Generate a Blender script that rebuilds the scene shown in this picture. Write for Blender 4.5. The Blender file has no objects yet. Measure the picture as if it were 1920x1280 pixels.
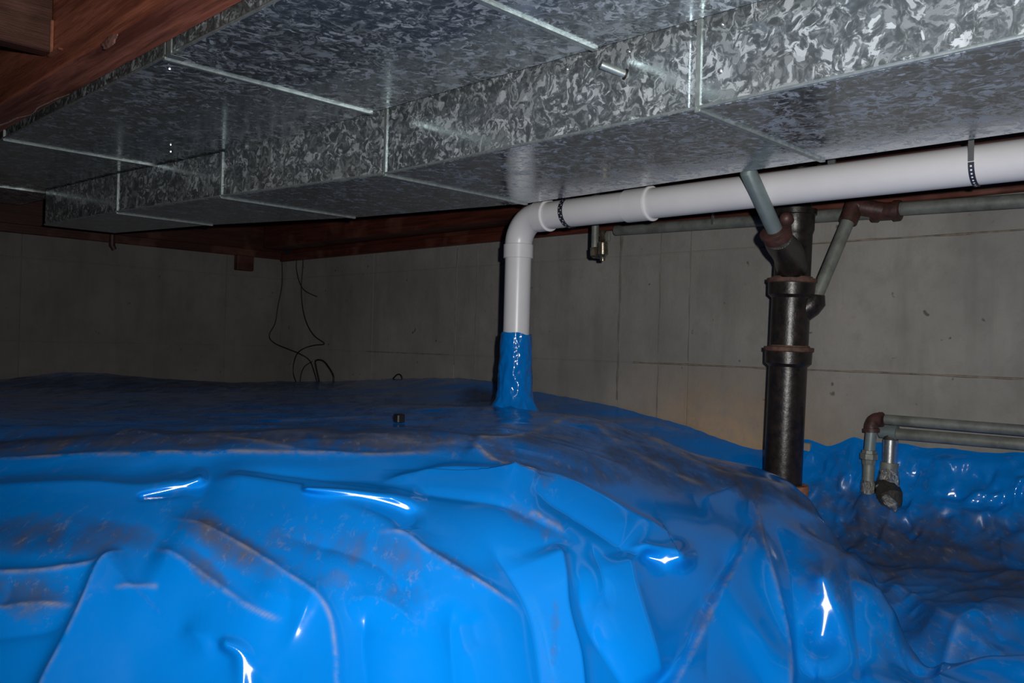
import bpy, bmesh, math, random
import numpy as np
from mathutils import Vector, Matrix

random.seed(7)
rng = np.random.RandomState(11)
S = bpy.context.scene
COL = S.collection

# ---------------------------------------------------------------- camera (metres; x towards right wall, y towards left wall)
F = 1582.0
YAW, PIT, ROL = math.radians(44.37), math.radians(.23), math.radians(1.55)
fw = np.array([math.cos(YAW)*math.cos(PIT), math.sin(YAW)*math.cos(PIT), math.sin(PIT)])
r0 = np.array([math.sin(YAW), -math.cos(YAW), 0.])
u0 = np.cross(r0, fw)
rt = r0*math.cos(ROL) + u0*math.sin(ROL)
up = -r0*math.sin(ROL) + u0*math.cos(ROL)
CP = np.array([0, 0, .9])
cam_d = bpy.data.cameras.new('camera'); cam = bpy.data.objects.new('camera', cam_d); COL.objects.link(cam)
cam_d.sensor_width = 36; cam_d.sensor_fit = 'HORIZONTAL'; cam_d.lens = 36*F/1920; cam_d.clip_start = .01
M = Matrix(((rt[0], up[0], -fw[0], CP[0]), (rt[1], up[1], -fw[1], CP[1]), (rt[2], up[2], -fw[2], CP[2]), (0, 0, 0, 1)))
cam.matrix_world = M
S.camera = cam

# world: a crawl space, almost no ambient light
w = bpy.data.worlds.new('dark'); S.world = w; w.use_nodes = True
w.node_tree.nodes['Background'].inputs[0].default_value = (.6, .7, 1, 1)
w.node_tree.nodes['Background'].inputs[1].default_value = .003

# the camera's flash, a hand's breadth to the right of and above the lens
fl_d = bpy.data.lights.new('flash', 'SPOT'); fl = bpy.data.objects.new('flash', fl_d); COL.objects.link(fl)
fl_d.energy = 126; fl_d.spot_size = math.radians(116); fl_d.spot_blend = 1.0; fl_d.shadow_soft_size = .012
fl_d.color = (1, .97, .93)
FP = CP + rt*.075 + up*.05
aim = fw + rt*.07 + up*.02
fl.location = FP
fl.rotation_euler = Vector(aim).to_track_quat('-Z', 'Y').to_euler()

S.view_settings.view_transform = 'Standard'
S.view_settings.look = 'None'
S.view_settings.gamma = 1
S.view_settings.use_curve_mapping = False
S.view_settings.exposure = 0.0


# ---------------------------------------------------------------- measuring helpers: a sight line meets a plane
def ray(x, y): return fw + rt*(x-960)/F + up*(640-y)/F
def PX(x, y, v): d = ray(x, y); return CP + d*(v/d[0])
def PY(x, y, v): d = ray(x, y); return CP + d*(v/d[1])
def PZ(x, y, v): d = ray(x, y); return CP + d*((v-CP[2])/d[2])
def proj(p):
    q = p - CP; k = q@fw; k = np.where(k < .05, .05, k)
    return 960+F*(q@rt)/k, 640-F*(q@up)/k


# ---------------------------------------------------------------- mesh helpers
def link(o, parent=None):
    COL.objects.link(o)
    if parent is not None: o.parent = parent
    return o
def mesh(name, vs, fs, mat, parent=None, smooth=None):
    me = bpy.data.meshes.new(name)
    me.from_pydata([tuple(map(float, v)) for v in vs], [], fs); me.update()
    bm = bmesh.new(); bm.from_mesh(me); bmesh.ops.recalc_face_normals(bm, faces=bm.faces); bm.to_mesh(me); bm.free()
    if smooth is not None:
        me.shade_smooth()
        if smooth < 179: me.set_sharp_from_angle(angle=math.radians(smooth))
    me.materials.append(mat)
    o = bpy.data.objects.new(name, me)
    return link(o, parent)
def tag(o, label=None, cat=None, group=None, kind=None):
    if label: o['label'] = label
    if cat: o['category'] = cat
    if group: o['group'] = group
    if kind: o['kind'] = kind
    return o
def thing(name, label, cat, loc, group=None):
    o = bpy.data.objects.new(name, None); COL.objects.link(o); o.location = tuple(map(float, loc)); o.empty_display_size = .05
    tag(o, label, cat, group)
    return o
def adopt(parent, *obs):
    for o in obs:
        o.parent = parent
        o.location = Vector(o.location) - Vector(parent.location)
def box(name, lo, hi, mat, parent=None, bevel=0.0, jit=0.0):
    bm = bmesh.new(); bmesh.ops.create_cube(bm, size=1)
    lo = np.array(lo, float); hi = np.array(hi, float)
    for v in bm.verts:
        for i in range(3):
            v.co[i] = (lo[i]+hi[i])/2 + v.co[i]*(hi[i]-lo[i]) + (random.uniform(-jit, jit) if jit else 0)
    if bevel: bmesh.ops.bevel(bm, geom=list(bm.edges), offset=bevel, segments=1, affect='EDGES')
    me = bpy.data.meshes.new(name); bm.to_mesh(me); bm.free(); me.materials.append(mat)
    o = bpy.data.objects.new(name, me)
    return link(o, parent)
def hexa(name, c8, mat, parent=None):
    return mesh(name, c8, [(0, 1, 2, 3), (7, 6, 5, 4), (0, 4, 5, 1), (1, 5, 6, 2), (2, 6, 7, 3), (3, 7, 4, 0)], mat, parent)
def sweep(name, path, mat, parent=None, seg=28, cap=True, smooth=40, wob=None, squash=None):
    """path: list of (point, radius); rings follow the path with a transported frame"""
    P = [np.array(p, float) for p, r in path]; Rr = [r for p, r in path]
    n = len(P); T = []
    for i in range(n):
        a = P[max(0, i-1)]; b = P[min(n-1, i+1)]
        t = b-a
        if np.linalg.norm(t) < 1e-9: t = T[-1] if T else np.array([0, 0, 1.])
        T.append(t/np.linalg.norm(t))
    ref = np.array([0, 0, 1.]) if abs(T[0][2]) < .9 else np.array([1., 0, 0])
    N = np.cross(T[0], ref); N /= np.linalg.norm(N); vs = []
    for i in range(n):
        N = N - T[i]*(N@T[i]); N /= np.linalg.norm(N); Bn = np.cross(T[i], N)
        for j in range(seg):
            a = 2*math.pi*j/seg
            rr = Rr[i]*(wob(i, a) if wob else 1)
            vs.append(P[i] + N*math.cos(a)*rr + Bn*math.sin(a)*rr)
    fs = [(i*seg+j, i*seg+(j+1) % seg, (i+1)*seg+(j+1) % seg, (i+1)*seg+j) for i in range(n-1) for j in range(seg)]
    if cap: fs.append(tuple(range(seg))); fs.append(tuple((n-1)*seg+j for j in range(seg)))
    return mesh(name, vs, fs, mat, parent, smooth)
def line(a, b, prof):
    """profile along a straight axis: prof = [(fraction or metres, radius)]"""
    a = np.array(a, float); b = np.array(b, float); d = b-a; L = np.linalg.norm(d); d /= L
    return [(a+d*t, r) for t, r in prof]
def bezier(pts, n=10):
    pts = [np.array(p, float) for p in pts]; out = []
    for i in range(len(pts)-1):
        p0 = pts[max(0, i-1)]; p1 = pts[i]; p2 = pts[i+1]; p3 = pts[min(len(pts)-1, i+2)]
        for k in range(n):
            t = k/n
            out.append(.5*((2*p1)+(-p0+p2)*t+(2*p0-5*p1+4*p2-p3)*t*t+(-p0+3*p1-3*p2+p3)*t**3))
    out.append(pts[-1]); return out


# ---------------------------------------------------------------- materials
class NT:
    def __init__(s, name):
        s.m = bpy.data.materials.new(name); s.m.use_nodes = True; s.t = s.m.node_tree
        s.b = s.t.nodes['Principled BSDF']
    def n(s, kind, **kw):
        x = s.t.nodes.new(kind)
        for k, v in kw.items():
            if k.startswith('i_'): s.set(x.inputs[k[2:].replace('_', ' ')], v)
            else: setattr(x, k, v)
        return x
    def set(s, inp, v):
        if isinstance(v, bpy.types.NodeSocket): s.t.links.new(v, inp)
        else: inp.default_value = v
    def coord(s, scale=(1, 1, 1), rot=(0, 0, 0)):
        c = s.n('ShaderNodeTexCoord'); g = s.n('ShaderNodeNewGeometry')
        mp = s.n('ShaderNodeMapping'); s.set(mp.inputs[0], g.outputs['Position'])
        mp.inputs['Scale'].default_value = scale; mp.inputs['Rotation'].default_value = rot
        return mp.outputs[0]
    def noise(s, vec, scale, detail=4, rough=.6, dist=0, out=0):
        x = s.n('ShaderNodeTexNoise'); s.set(x.inputs['Vector'], vec)
        x.inputs['Scale'].default_value = scale; x.inputs['Detail'].default_value = detail
        x.inputs['Roughness'].default_value = rough; x.inputs['Distortion'].default_value = dist
        return x.outputs[out]
    def ramp(s, fac, stops, interp='LINEAR'):
        x = s.n('ShaderNodeValToRGB'); s.set(x.inputs[0], fac); e = x.color_ramp.elements
        x.color_ramp.interpolation = interp
        while len(e) < len(stops): e.new(.5)
        for k, (p, c) in enumerate(stops):
            e[k].position = p
            e[k].color = (c, c, c, 1) if isinstance(c, (int, float)) else (*c, 1)
        return x.outputs[0]
    def mix(s, f, a, b, mode='MIX'):
        x = s.n('ShaderNodeMix', data_type='RGBA', blend_type=mode)
        s.set(x.inputs[0], f)
        for i, v in ((6, a), (7, b)):
            s.set(x.inputs[i], (*v, 1) if isinstance(v, tuple) and len(v) == 3 else v)
        return x.outputs[2]
    def math(s, op, a, b=0.0, clamp=False):
        x = s.n('ShaderNodeMath', operation=op, use_clamp=clamp); s.set(x.inputs[0], a); s.set(x.inputs[1], b)
        return x.outputs[0]
    def bump(s, h, strength=.3, dist=.01, normal=None):
        x = s.n('ShaderNodeBump'); s.set(x.inputs['Height'], h)
        x.inputs['Strength'].default_value = strength; x.inputs['Distance'].default_value = dist
        if normal is not None: s.set(x.inputs['Normal'], normal)
        return x.outputs[0]
    def out(s, **kw):
        for k, v in kw.items():
            k = k.replace('_', ' ')
            s.set(s.b.inputs[k], (*v, 1) if isinstance(v, tuple) and len(v) == 3 else v)
        return s.m

def m_galv(name, tone=1.0, base_rough=.11):
    t = NT(name); v = t.coord()
    wv = t.noise(v, 14, 3, .6, 0, 1)
    vv = t.n('ShaderNodeVectorMath', operation='MULTIPLY_ADD')
    t.set(vv.inputs[0], wv); vv.inputs[1].default_value = (.05, .05, .05); t.set(vv.inputs[2], v)
    n1 = t.noise(vv.outputs[0], 33, 3, .62, 1.7)
    n2 = t.noise(v, 5, 3, .6)
    n3 = t.noise(vv.outputs[0], 62, 3, .6, 1.0)
    s1 = t.ramp(t.math('ADD', n1, t.math('MULTIPLY', t.math('SUBTRACT', n2, .5), .25)), [(.44, 0), (.50, .28), (.535, .45), (.56, .95), (.70, 1)])
    vo = t.n('ShaderNodeTexVoronoi'); t.set(vo.inputs['Vector'], vv.outputs[0]); vo.inputs['Scale'].default_value = 34
    cell = t.n('ShaderNodeSeparateColor'); t.set(cell.inputs[0], vo.outputs['Color'])
    s1 = t.math('MULTIPLY', s1, t.math('ADD', t.math('MULTIPLY', cell.outputs[0], .65), .35))
    m1 = t.math('MAXIMUM', s1, t.math('MULTIPLY', t.ramp(n3, [(.50, 0), (.66, 1)]), .35))
    col = t.mix(m1, (.42*tone, .475*tone, .50*tone), (.80*tone, .88*tone, .94*tone))
    col = t.mix(t.ramp(n2, [(.4, 0), (.7, .35)]), col, (.30*tone, .285*tone, .265*tone))
    rough = t.math('MULTIPLY', m1, .36); 
    x = t.n('ShaderNodeMath', operation='ADD'); t.set(x.inputs[0], rough); x.inputs[1].default_value = base_rough
    met = t.math('SUBTRACT', .86, t.math('MULTIPLY', m1, .42))
    b = t.bump(m1, .25, .0006, t.bump(t.noise(v, 3.5, 2, .5), .25, .012))
    return t.out(Base_Color=col, Metallic=met, Roughness=x.outputs[0], Normal=b)
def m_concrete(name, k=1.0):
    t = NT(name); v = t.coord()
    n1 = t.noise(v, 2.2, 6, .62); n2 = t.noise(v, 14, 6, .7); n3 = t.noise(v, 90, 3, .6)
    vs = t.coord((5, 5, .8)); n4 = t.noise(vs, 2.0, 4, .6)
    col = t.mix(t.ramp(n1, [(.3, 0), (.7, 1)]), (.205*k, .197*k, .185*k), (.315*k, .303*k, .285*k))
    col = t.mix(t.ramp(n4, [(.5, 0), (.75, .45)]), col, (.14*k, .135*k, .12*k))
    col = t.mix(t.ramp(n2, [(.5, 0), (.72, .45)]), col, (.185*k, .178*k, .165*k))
    pit = t.noise(v, 26, 2, .5)
    col = t.mix(t.ramp(pit, [(.73, 0), (.77, .8)]), col, (.07, .06, .05))
    # pale orange mineral stain low on the wall
    sep = t.n('ShaderNodeSeparateXYZ'); t.set(sep.inputs[0], v)
    mz = t.n('ShaderNodeMapRange'); t.set(mz.inputs[0], sep.outputs[2])
    mz.inputs[1].default_value = .86; mz.inputs[2].default_value = .60; mz.inputs[3].default_value = 0; mz.inputs[4].default_value = 1
    my = t.n('ShaderNodeMapRange'); t.set(my.inputs[0], t.math('ABSOLUTE', t.math('SUBTRACT', sep.outputs[1], 1.55)))
    my.inputs[1].default_value = .55; my.inputs[2].default_value = .1; my.inputs[3].default_value = 0; my.inputs[4].default_value = 1
    st = t.math('MULTIPLY', t.math('MULTIPLY', mz.outputs[0], my.outputs[0]), t.ramp(n2, [(.3, .3), (.6, 1)]))
    col = t.mix(t.math('MULTIPLY', st, .75), col, (.50, .32, .17))
    h = t.math('ADD', t.math('MULTIPLY', n2, .6), t.math('MULTIPLY', n3, .35))
    return t.out(Base_Color=col, Roughness=.85, Normal=t.bump(h, .5, .006))
def m_wood(name, axis, a=(.20, .055, .030), b=(.55, .19, .115), rough=.42):
    t = NT(name)
    sc = [16, 16, 16]; sc[axis] = 1.1
    v = t.coord(tuple(sc)); p = t.coord()
    g = t.noise(v, 1.6, 6, .65, .8); g2 = t.noise(v, 7, 4, .7); big = t.noise(p, 4, 3)
    col = t.mix(t.ramp(g, [(.35, 0), (.65, 1)]), a, b)
    col = t.mix(t.ramp(g2, [(.45, 0), (.7, .6)]), col, tuple(c*.45 for c in a))
    col = t.mix(t.ramp(big, [(.56, 0), (.75, .4)]), col, (.30, .14, .10))
    return t.out(Base_Color=col, Roughness=t.math('ADD', t.math('MULTIPLY', g2, .3), rough-.15), Normal=t.bump(g2, .55, .004))
def m_plain(name, c, rough=.5, metal=0.0, c2=None, scale=20, bump=.1, bd=.002, th=(.4, .65)):
    t = NT(name); v = t.coord(); n = t.noise(v, scale, 5, .65)
    col = t.mix(t.ramp(n, [(th[0], 0), (th[1], 1)]), c, c2 or tuple(x*.8 for x in c))
    return t.out(Base_Color=col, Metallic=metal, Roughness=t.math('ADD', t.math('MULTIPLY', n, .2), max(.02, rough-.1)), Normal=t.bump(n, bump, bd))
def m_tarp(name):
    t = NT(name); v = t.coord()
    at = t.n('ShaderNodeAttribute', attribute_name='dirt_shade')  # real dirt, plus shade painted in at the right wall and trench
    ln = t.n('ShaderNodeAttribute', attribute_name='dust_line')
    d1 = t.noise(v, 9, 6, .7, .6)
    vr = t.coord((1, 1, 1), (0, 0, math.radians(45)))
    vr2 = t.n('ShaderNodeMapping'); t.set(vr2.inputs[0], vr); vr2.inputs['Scale'].default_value = (2.2, 9, 9)
    vr3 = t.n('ShaderNodeMapping'); t.set(vr3.inputs[0], vr); vr3.inputs['Scale'].default_value = (9, 2.2, 9)
    d2 = t.noise(vr3.outputs[0], 2.2, 7, .68, .4)
    d3 = t.noise(v, 40, 4, .7)
    s = t.math('ADD', t.math('MULTIPLY', d2, .75), t.math('MULTIPLY', d1, .35))
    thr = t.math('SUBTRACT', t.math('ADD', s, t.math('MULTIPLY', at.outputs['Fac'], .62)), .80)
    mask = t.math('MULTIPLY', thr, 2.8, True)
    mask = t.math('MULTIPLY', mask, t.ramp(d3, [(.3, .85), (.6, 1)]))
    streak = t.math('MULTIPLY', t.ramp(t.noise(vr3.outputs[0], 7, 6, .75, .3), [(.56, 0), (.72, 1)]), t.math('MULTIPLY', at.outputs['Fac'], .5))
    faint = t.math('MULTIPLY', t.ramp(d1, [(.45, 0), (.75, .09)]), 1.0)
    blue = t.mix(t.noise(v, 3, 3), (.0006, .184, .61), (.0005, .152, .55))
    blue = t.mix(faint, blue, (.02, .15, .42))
    dirt_shade_col = t.mix(t.ramp(d2, [(.35, 0), (.65, 1)]), (.006, .014, .042), (.070, .062, .062))
    col = t.mix(t.math('MULTIPLY', mask, .9), blue, dirt_shade_col)
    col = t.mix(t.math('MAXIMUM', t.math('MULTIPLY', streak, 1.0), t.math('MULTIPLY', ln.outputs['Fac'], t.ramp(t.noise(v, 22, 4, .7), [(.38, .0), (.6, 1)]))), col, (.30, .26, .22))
    r = t.math('ADD', .13, t.math('MULTIPLY', mask, .42)); r = t.math('ADD', r, t.math('MULTIPLY', faint, .5))
    bn = t.bump(t.noise(v, 60, 3, .6), .05, .002, t.bump(t.noise(v, 13, 2, .5), .10, .005))
    t.b.inputs['Specular IOR Level'].default_value = .5
    return t.out(Base_Color=col, Roughness=r, Normal=bn)

G = m_galv('galvanized_steel'); GE = m_plain('galvanized_edge', (.62, .68, .66), .38, .75, (.40, .46, .45), 60)
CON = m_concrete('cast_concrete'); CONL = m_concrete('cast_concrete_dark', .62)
WY = m_wood('stained_wood_along', 1); WX = m_wood('stained_wood_across', 0)
WDK = m_wood('dark_brown_wood', 0, (.05, .018, .012), (.11, .04, .026), .5)
WD = m_wood('dark_red_wood', 1, (.05, .012, .007), (.13, .032, .02), .5)
WDX = m_wood('dark_red_wood_across', 0, (.028, .008, .005), (.07, .020, .013), .5)
PVC = m_plain('white_pvc', (.72, .72, .745), .32, 0, (.67, .67, .695), 5, .02)
PVCE = m_plain('white_pvc_rim', (.84, .84, .86), .3, 0, (.80, .80, .82), 5, .02)
IRON = m_plain('black_cast_iron', (.011, .010, .011), .33, .0, (.026, .018, .016), 45, .5, .0025)
RUST = m_plain('rusty_lead_joint', (.13, .062, .042), .75, 0, (.055, .034, .028), 60, .5, .003)
RIRON = m_plain('rusty_fitting', (.075, .030, .024), .5, 0, (.030, .015, .013), 40, .4, .003)
PIPE = m_plain('old_galvanized_pipe', (.22, .235, .215), .5, .25, (.13, .14, .125), 18, .25, .002)
PIPE2 = m_plain('dull_blue_grey_pipe', (.20, .25, .255), .45, .25, (.16, .20, .205), 14, .15, .002)
STRAP = m_plain('dark_steel_strap', (.05, .058, .085), .38, .4, (.03, .035, .055), 60)
SHINY = m_plain('bright_steel', (.72, .74, .74), .25, .9, (.5, .52, .52), 60)
BRASS = m_plain('tarnished_brass', (.42, .37, .28), .25, .9, (.22, .19, .14), 50)
FOIL = m_plain('crumpled_foil_tape', (.55, .55, .52), .22, .95, (.25, .25, .23), 70, 1.0, .012)
BLK = m_plain('black_rubber', (.006, .006, .007), .5, 0, (.010, .009, .009))
MUD = m_plain('dark_mastic', (.035, .033, .026), .6, 0, (.015, .014, .012), 50, .7, .006)
CLAY = m_plain('orange_clay_ring', (.45, .19, .10), .7, 0, (.28, .11, .06), 40, .4)
DIRT = m_plain('packed_soil', (.10, .075, .055), .95, 0, (.06, .045, .032), 12, .8, .02)
TARP = m_tarp('blue_poly_sheet')
PLUG = m_plain('white_foam', (.62, .62, .58), .8, 0)

# ---------------------------------------------------------------- the shell
XW, YW = 2.6, 4.45
XB, YB = -2.6, -2.4
tag(box('floor', (XB, YB, -.08), (XW+.2, YW+.2, 0), DIRT), kind='structure')
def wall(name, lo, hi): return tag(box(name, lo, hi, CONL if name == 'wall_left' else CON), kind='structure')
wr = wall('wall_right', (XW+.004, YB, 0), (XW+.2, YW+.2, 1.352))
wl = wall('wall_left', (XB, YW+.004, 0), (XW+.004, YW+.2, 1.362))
wall('wall_rear', (XB-.2, YB, 0), (XB, YW+.2, 1.36))
wall('wall_front', (XB-.2, YB-.2, 0), (XW+.2, YB, 1.36))
# cast panels left by the form boards: each proud of the joint behind it
def jitter_panel(name, lo, hi, parent, depth_axis, base):
    d = random.uniform(-.0012, .0012)
    lo = list(lo); hi = list(hi); lo[depth_axis] += d
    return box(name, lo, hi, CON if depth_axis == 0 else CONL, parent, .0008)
ys = [YB+.02, -1.4, -.4, .12, 1.66, 1.788, 1.971, 2.776, 2.913, 3.55, YW+.01]
zs = [.02, .846, 1.25, 1.352]
for i in range(len(ys)-1):
    for j in range(len(zs)-1):
        g = .0016
        z1 = zs[j+1]-.002 if j < 2 else zs[j+1]
        zz = 0.0
        jitter_panel('panel', (XW, ys[i]+g, zs[j]+.002), (XW+.02, ys[i+1]-g, z1), wr, 0, XW)
xs = [XB+.02, -1.2, 0, 1.22, 2.25, XW-.002]
zl = [.02, .855, 1.25, 1.362]
for i in range(len(xs)-1):
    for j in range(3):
        jitter_panel('panel', (xs[i]+.002, YW, zl[j]+.002), (xs[i+1]-.002, YW+.02, zl[j+1]-(.003 if j < 2 else 0)), wl, 1, YW)

seamm = m_plain('form_seam_grout', (.25, .21, .165), .85, 0, (.15, .125, .10), 30, .6, .004)
def form_seam(z, ya, yb, par):
    n_ = 80; vs = []; fs = []
    for k in range(n_+1):
        y = ya+(yb-ya)*k/n_; h = .0035+.0025*math.sin(k*1.7)*math.sin(k*.61); d = .002+.0015*abs(math.sin(k*.9+2)); zz = z+.0012*math.sin(k*.43)
        vs += [(XW+.001, y, zz-h), (XW-d, y, zz-h*.4), (XW-d, y, zz+h*.4), (XW+.001, y, zz+h)]
    for k in range(n_):
        for j in range(3): fs.append((4*k+j, 4*k+j+1, 4*k+5+j, 4*k+4+j))
    fs += [(0, 1, 2, 3), (4*n_, 4*n_+1, 4*n_+2, 4*n_+3)]
    return mesh('form_seam', vs, fs, seamm, par)
stm = m_plain('damp_form_seam', (.15, .14, .125), .9, 0, (.22, .21, .19), 14, .4, .003)
for y, wd, z0, z1 in ((1.971, .007, .70, 1.345), (1.788, .003, .64, 1.345), (2.776, .003, .75, 1.345), (2.913, .0035, .8, 1.345), (1.66, .0025, .86, 1.345)):
    vs = []; n_ = 30
    for k in range(n_+1):
        z = z0+(z1-z0)*k/n_; h = wd*(1+.35*math.sin(k*1.3+y)*math.sin(k*.5)); yy = y+.0015*math.sin(k*.6)
        vs += [(XW+.001, yy-h, z), (XW-.0012, yy-h*.6, z), (XW-.0012, yy+h*.6, z), (XW+.001, yy+h, z)]
    mesh('form_seam', vs, [(4*k+j, 4*k+j+1, 4*k+5+j, 4*k+4+j) for k in range(n_) for j in range(3)], stm, wr)
form_seam(.846, -2.3, 1.9, wr); form_seam(1.25, -2.3, 1.25, wr); form_seam(.846, 2.95, 3.6, wr)
# sill plates and rim boards on top of the walls
t = thing('sill_plate', 'dark red-brown wooden sill board along the top of the long right concrete wall', 'beam', (XW, 1, 1.352))
a = box('board', (XW-.02, YB, 1.352), (XW+.18, YW+.02, 1.395), WD, None, .003)
b = box('rim_board', (XW+.05, YB, 1.395), (XW+.09, YW, 1.86), WD, None, .002); adopt(t, a, b)
t = thing('sill_plate', 'dark wooden sill board above the far left concrete wall, behind the duct ends', 'beam', (0, YW, 1.362))
a = box('board', (XB, YW-.02, 1.362), (XW-.021, YW+.18, 1.405), WDX, None, .003)
b = box('rim_board', (XB, YW+.05, 1.405), (XW+.04, YW+.09, 1.86), WDX, None, .002); adopt(t, a, b)
# thick brown ledger board just inside the right wall (its red underside shows below the white pipe)
t = thing('ledger_beam', 'red-brown timber above the long right wall, seen under the white pipe', 'beam', (2.3, 2, 1.40))
a = box('timber', (2.44, YB+.1, 1.412), (2.575, YW-.06, 1.66), WD, None, .004)
adopt(t, a)

ce = tag(box('ceiling', (XB, YB, 1.90), (XW+.2, YW+.2, 1.94), WX), kind='structure')
for k in range(24):
    y0 = YB + .02 + k*.286
    if y0+.28 > YW: break
    box('floorboard', (XB+.02, y0, 1.88), (XW+.03, y0+.28, 1.899), WX, ce, .003)
JY = [-2.0, -1.5, -1.0, -.5, -.02, .45, .93, 1.41, 1.89, 2.37, 2.85, 3.33, 3.81, 4.25]
for y0 in JY:
    box('joist', (.71, y0, 1.69), (2.43, y0+.04, 1.879), WX, ce, .003)

# the girder at top left with its cross joist and iron hanger
ROLLZ = 0
t = thing('wooden_girder', 'red-brown varnished wooden girder at top left, running along the first duct', 'beam', (.66, 1.5, 1.475))
a = box('girder', (.612, YB+.1, 1.476), (.70, YW-.03, 1.78), WY, None, .004)
# flaking pale paint along its far lower edge
pv = []; pf = []
npt = 90
for k in range(npt):
    y = 2.2 + k*(2.9-2.2)/(npt-1)+.0
    wdt = .004+.026*abs(.6+.35*math.sin(k*.13)+.15*math.sin(k*.31))*min(1, 2*(k/npt))**.7
    pv += [(.7005, y, 1.479), (.7005-wdt, y, 1.4752), (.7005-wdt, y, 1.4765)]
pf = [(3*k, 3*k+1, 3*k+4, 3*k+3) for k in range(npt-1)]+[(3*k+1, 3*k+2, 3*k+5, 3*k+4) for k in range(npt-1)]
pt = mesh('paint_edge', pv, pf, m_plain('flaked_paint', (.70, .66, .60), .8, 0, (.24, .2, .16), 50)); pt['label'] = 'flaking pale paint along the lower edge'
bmk = bmesh.new(); bmesh.ops.create_uvsphere(bmk, u_segments=14, v_segments=8, radius=1)
for v in bmk.verts: v.co = Vector((v.co.x*.003, v.co.y*.040*(1+.2*math.sin(5*v.co.z)), v.co.z*.012))
me = bpy.data.meshes.new('knot'); bmk.to_mesh(me); bmk.free(); me.shade_smooth(); me.materials.append(m_plain('resin_knot', (.40, .22, .18), .25, 0, (.12, .04, .03), 60, .8, .004))
kn = bpy.data.objects.new('knot', me); COL.objects.link(kn); kn.location = tuple(PX(205, 78, .612)-np.array([0, 0, 0]))
adopt(t, a, pt, kn)
q = PX(88, 96, .60)
t = thing('cross_joist', 'dark brown joist meeting the girder at the top left corner', 'beam', (.4, q[1], 1.55))
a = box('joist_board', (XB+.1, q[1], q[2]), (.611, q[1]+.045, 1.78), WDK, None, .003)
CU = m_plain('coppery_bracket', (.46, .20, .13), .4, .3, (.25, .10, .06), 30)
hg = box('hanger_plate', (.604, q[1]-.009, q[2]-.006), (.611, q[1]-.0005, q[2]+.07), CU, None, .002)
hf = box('hanger_foot', (.600, q[1]-.075, q[2]-.012), (.611, q[1]-.0005, q[2]-.0065), CU, None, .002)
adopt(t, a, hg, hf)
# ---------------------------------------------------------------- ducts
def duct(t, secs, mat, lipside=True):
    """secs: list of stations (y, xl, xr, zb, zt). Each sheet-metal section is a part; joints get a raised cleat."""
    for (y0, xl0, xr0, zb0, zt0), (y1, xl1, xr1, zb1, zt1) in zip(secs[:-1], secs[1:]):
        e = .0015; y0 += e; y1 -= e
        c = [(xl0, y0, zb0), (xr0, y0, zb0), (xr0, y0, zt0), (xl0, y0, zt0), (xl1, y1, zb1), (xr1, y1, zb1), (xr1, y1, zt1), (xl1, y1, zt1)]
        s = hexa('duct_section', c, mat); adopt(t, s)
        # folded seam along the left lower edge
        sm = sweep('edge_seam', [((xl0-.001, y0, zb0+.004), .0035), ((xl1-.001, y1, zb1+.004), .0035)], GE, seg=8); adopt(t, sm)
        sm = sweep('edge_seam', [((xr0, y0, zb0+.003), .0025), ((xr1, y1, zb1+.003), .0025)], GE, seg=8); adopt(t, sm)
    for k, (y, xl, xr, zb, zt) in enumerate(secs[1:-1]):
        w2 = .006
        cl = hexa('slip_joint', [(xl-.002, y-w2, zb-.0045), (xr+.002, y-w2, zb-.0045), (xr+.002, y-w2, zb), (xl-.002, y-w2, zb),
                                 (xl-.002, y+w2, zb-.0045), (xr+.002, y+w2, zb-.0045), (xr+.002, y+w2, zb), (xl-.002, y+w2, zb)], GE)
        dc = hexa('drive_cleat', [(xl-.0035, y-w2*.8, zb-.003), (xl, y-w2*.8, zb-.003), (xl, y-w2*.8, zt), (xl-.0035, y-w2*.8, zt),
                                  (xl-.0035, y+w2*.8, zb-.003), (xl, y+w2*.8, zb-.003), (xl, y+w2*.8, zt), (xl-.0035, y+w2*.8, zt)], GE)
        dr = hexa('drive_cleat', [(xr, y-w2*.8, zb-.003), (xr+.0035, y-w2*.8, zb-.003), (xr+.0035, y-w2*.8, zt), (xr, y-w2*.8, zt),
                                  (xr, y+w2*.8, zb-.003), (xr+.0035, y+w2*.8, zb-.003), (xr+.0035, y+w2*.8, zt), (xr, y+w2*.8, zt)], GE)
        adopt(t, cl, dc, dr)
Z1 = 1.485
D1 = [(-1.2, .745, 1.285, Z1, 1.68), (-.3, .745, 1.285, Z1, 1.68), (.30, .745, 1.285, Z1, 1.68), (1.050, .752, 1.283, Z1, 1.68), (1.782, .75, 1.281, Z1, 1.68),
      (2.925, .745, 1.285, Z1, 1.68), (3.88, .745, 1.21, Z1, 1.68), (4.38, .745, 1.19, Z1, 1.68)]
t1 = thing('metal_duct', 'upper galvanized sheet-metal duct running beside the brown girder', 'duct', (1.0, 1.5, Z1))
duct(t1, D1, G)
Z2 = 1.338
q = lambda x, y: PZ(x, y, Z2)
def st(lp, rp, zt=1.62):
    a = q(*lp); b = q(*rp); return ((a[1]+b[1])/2, a[0], b[0], Z2, zt)
D2 = [(-1.3, 1.30, 1.845, Z2, 1.62), (-.55, 1.30, 1.845, Z2, 1.62), (.08, 1.30, 1.845, Z2, 1.62), (.842, 1.330, 1.852, Z2, 1.62), (1.800, 1.345, 1.885, Z2, 1.62),
      (2.51, 1.245, 1.745, Z2, 1.48), (3.16, 1.172, 1.53, Z2, 1.48), (3.80, 1.125, 1.40, Z2, 1.48)]
t2 = thing('metal_duct', 'lower galvanized sheet-metal duct with a spangled side face, above the white pipe', 'duct', (1.6, 1.5, Z2))
duct(t2, D2, G)
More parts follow.
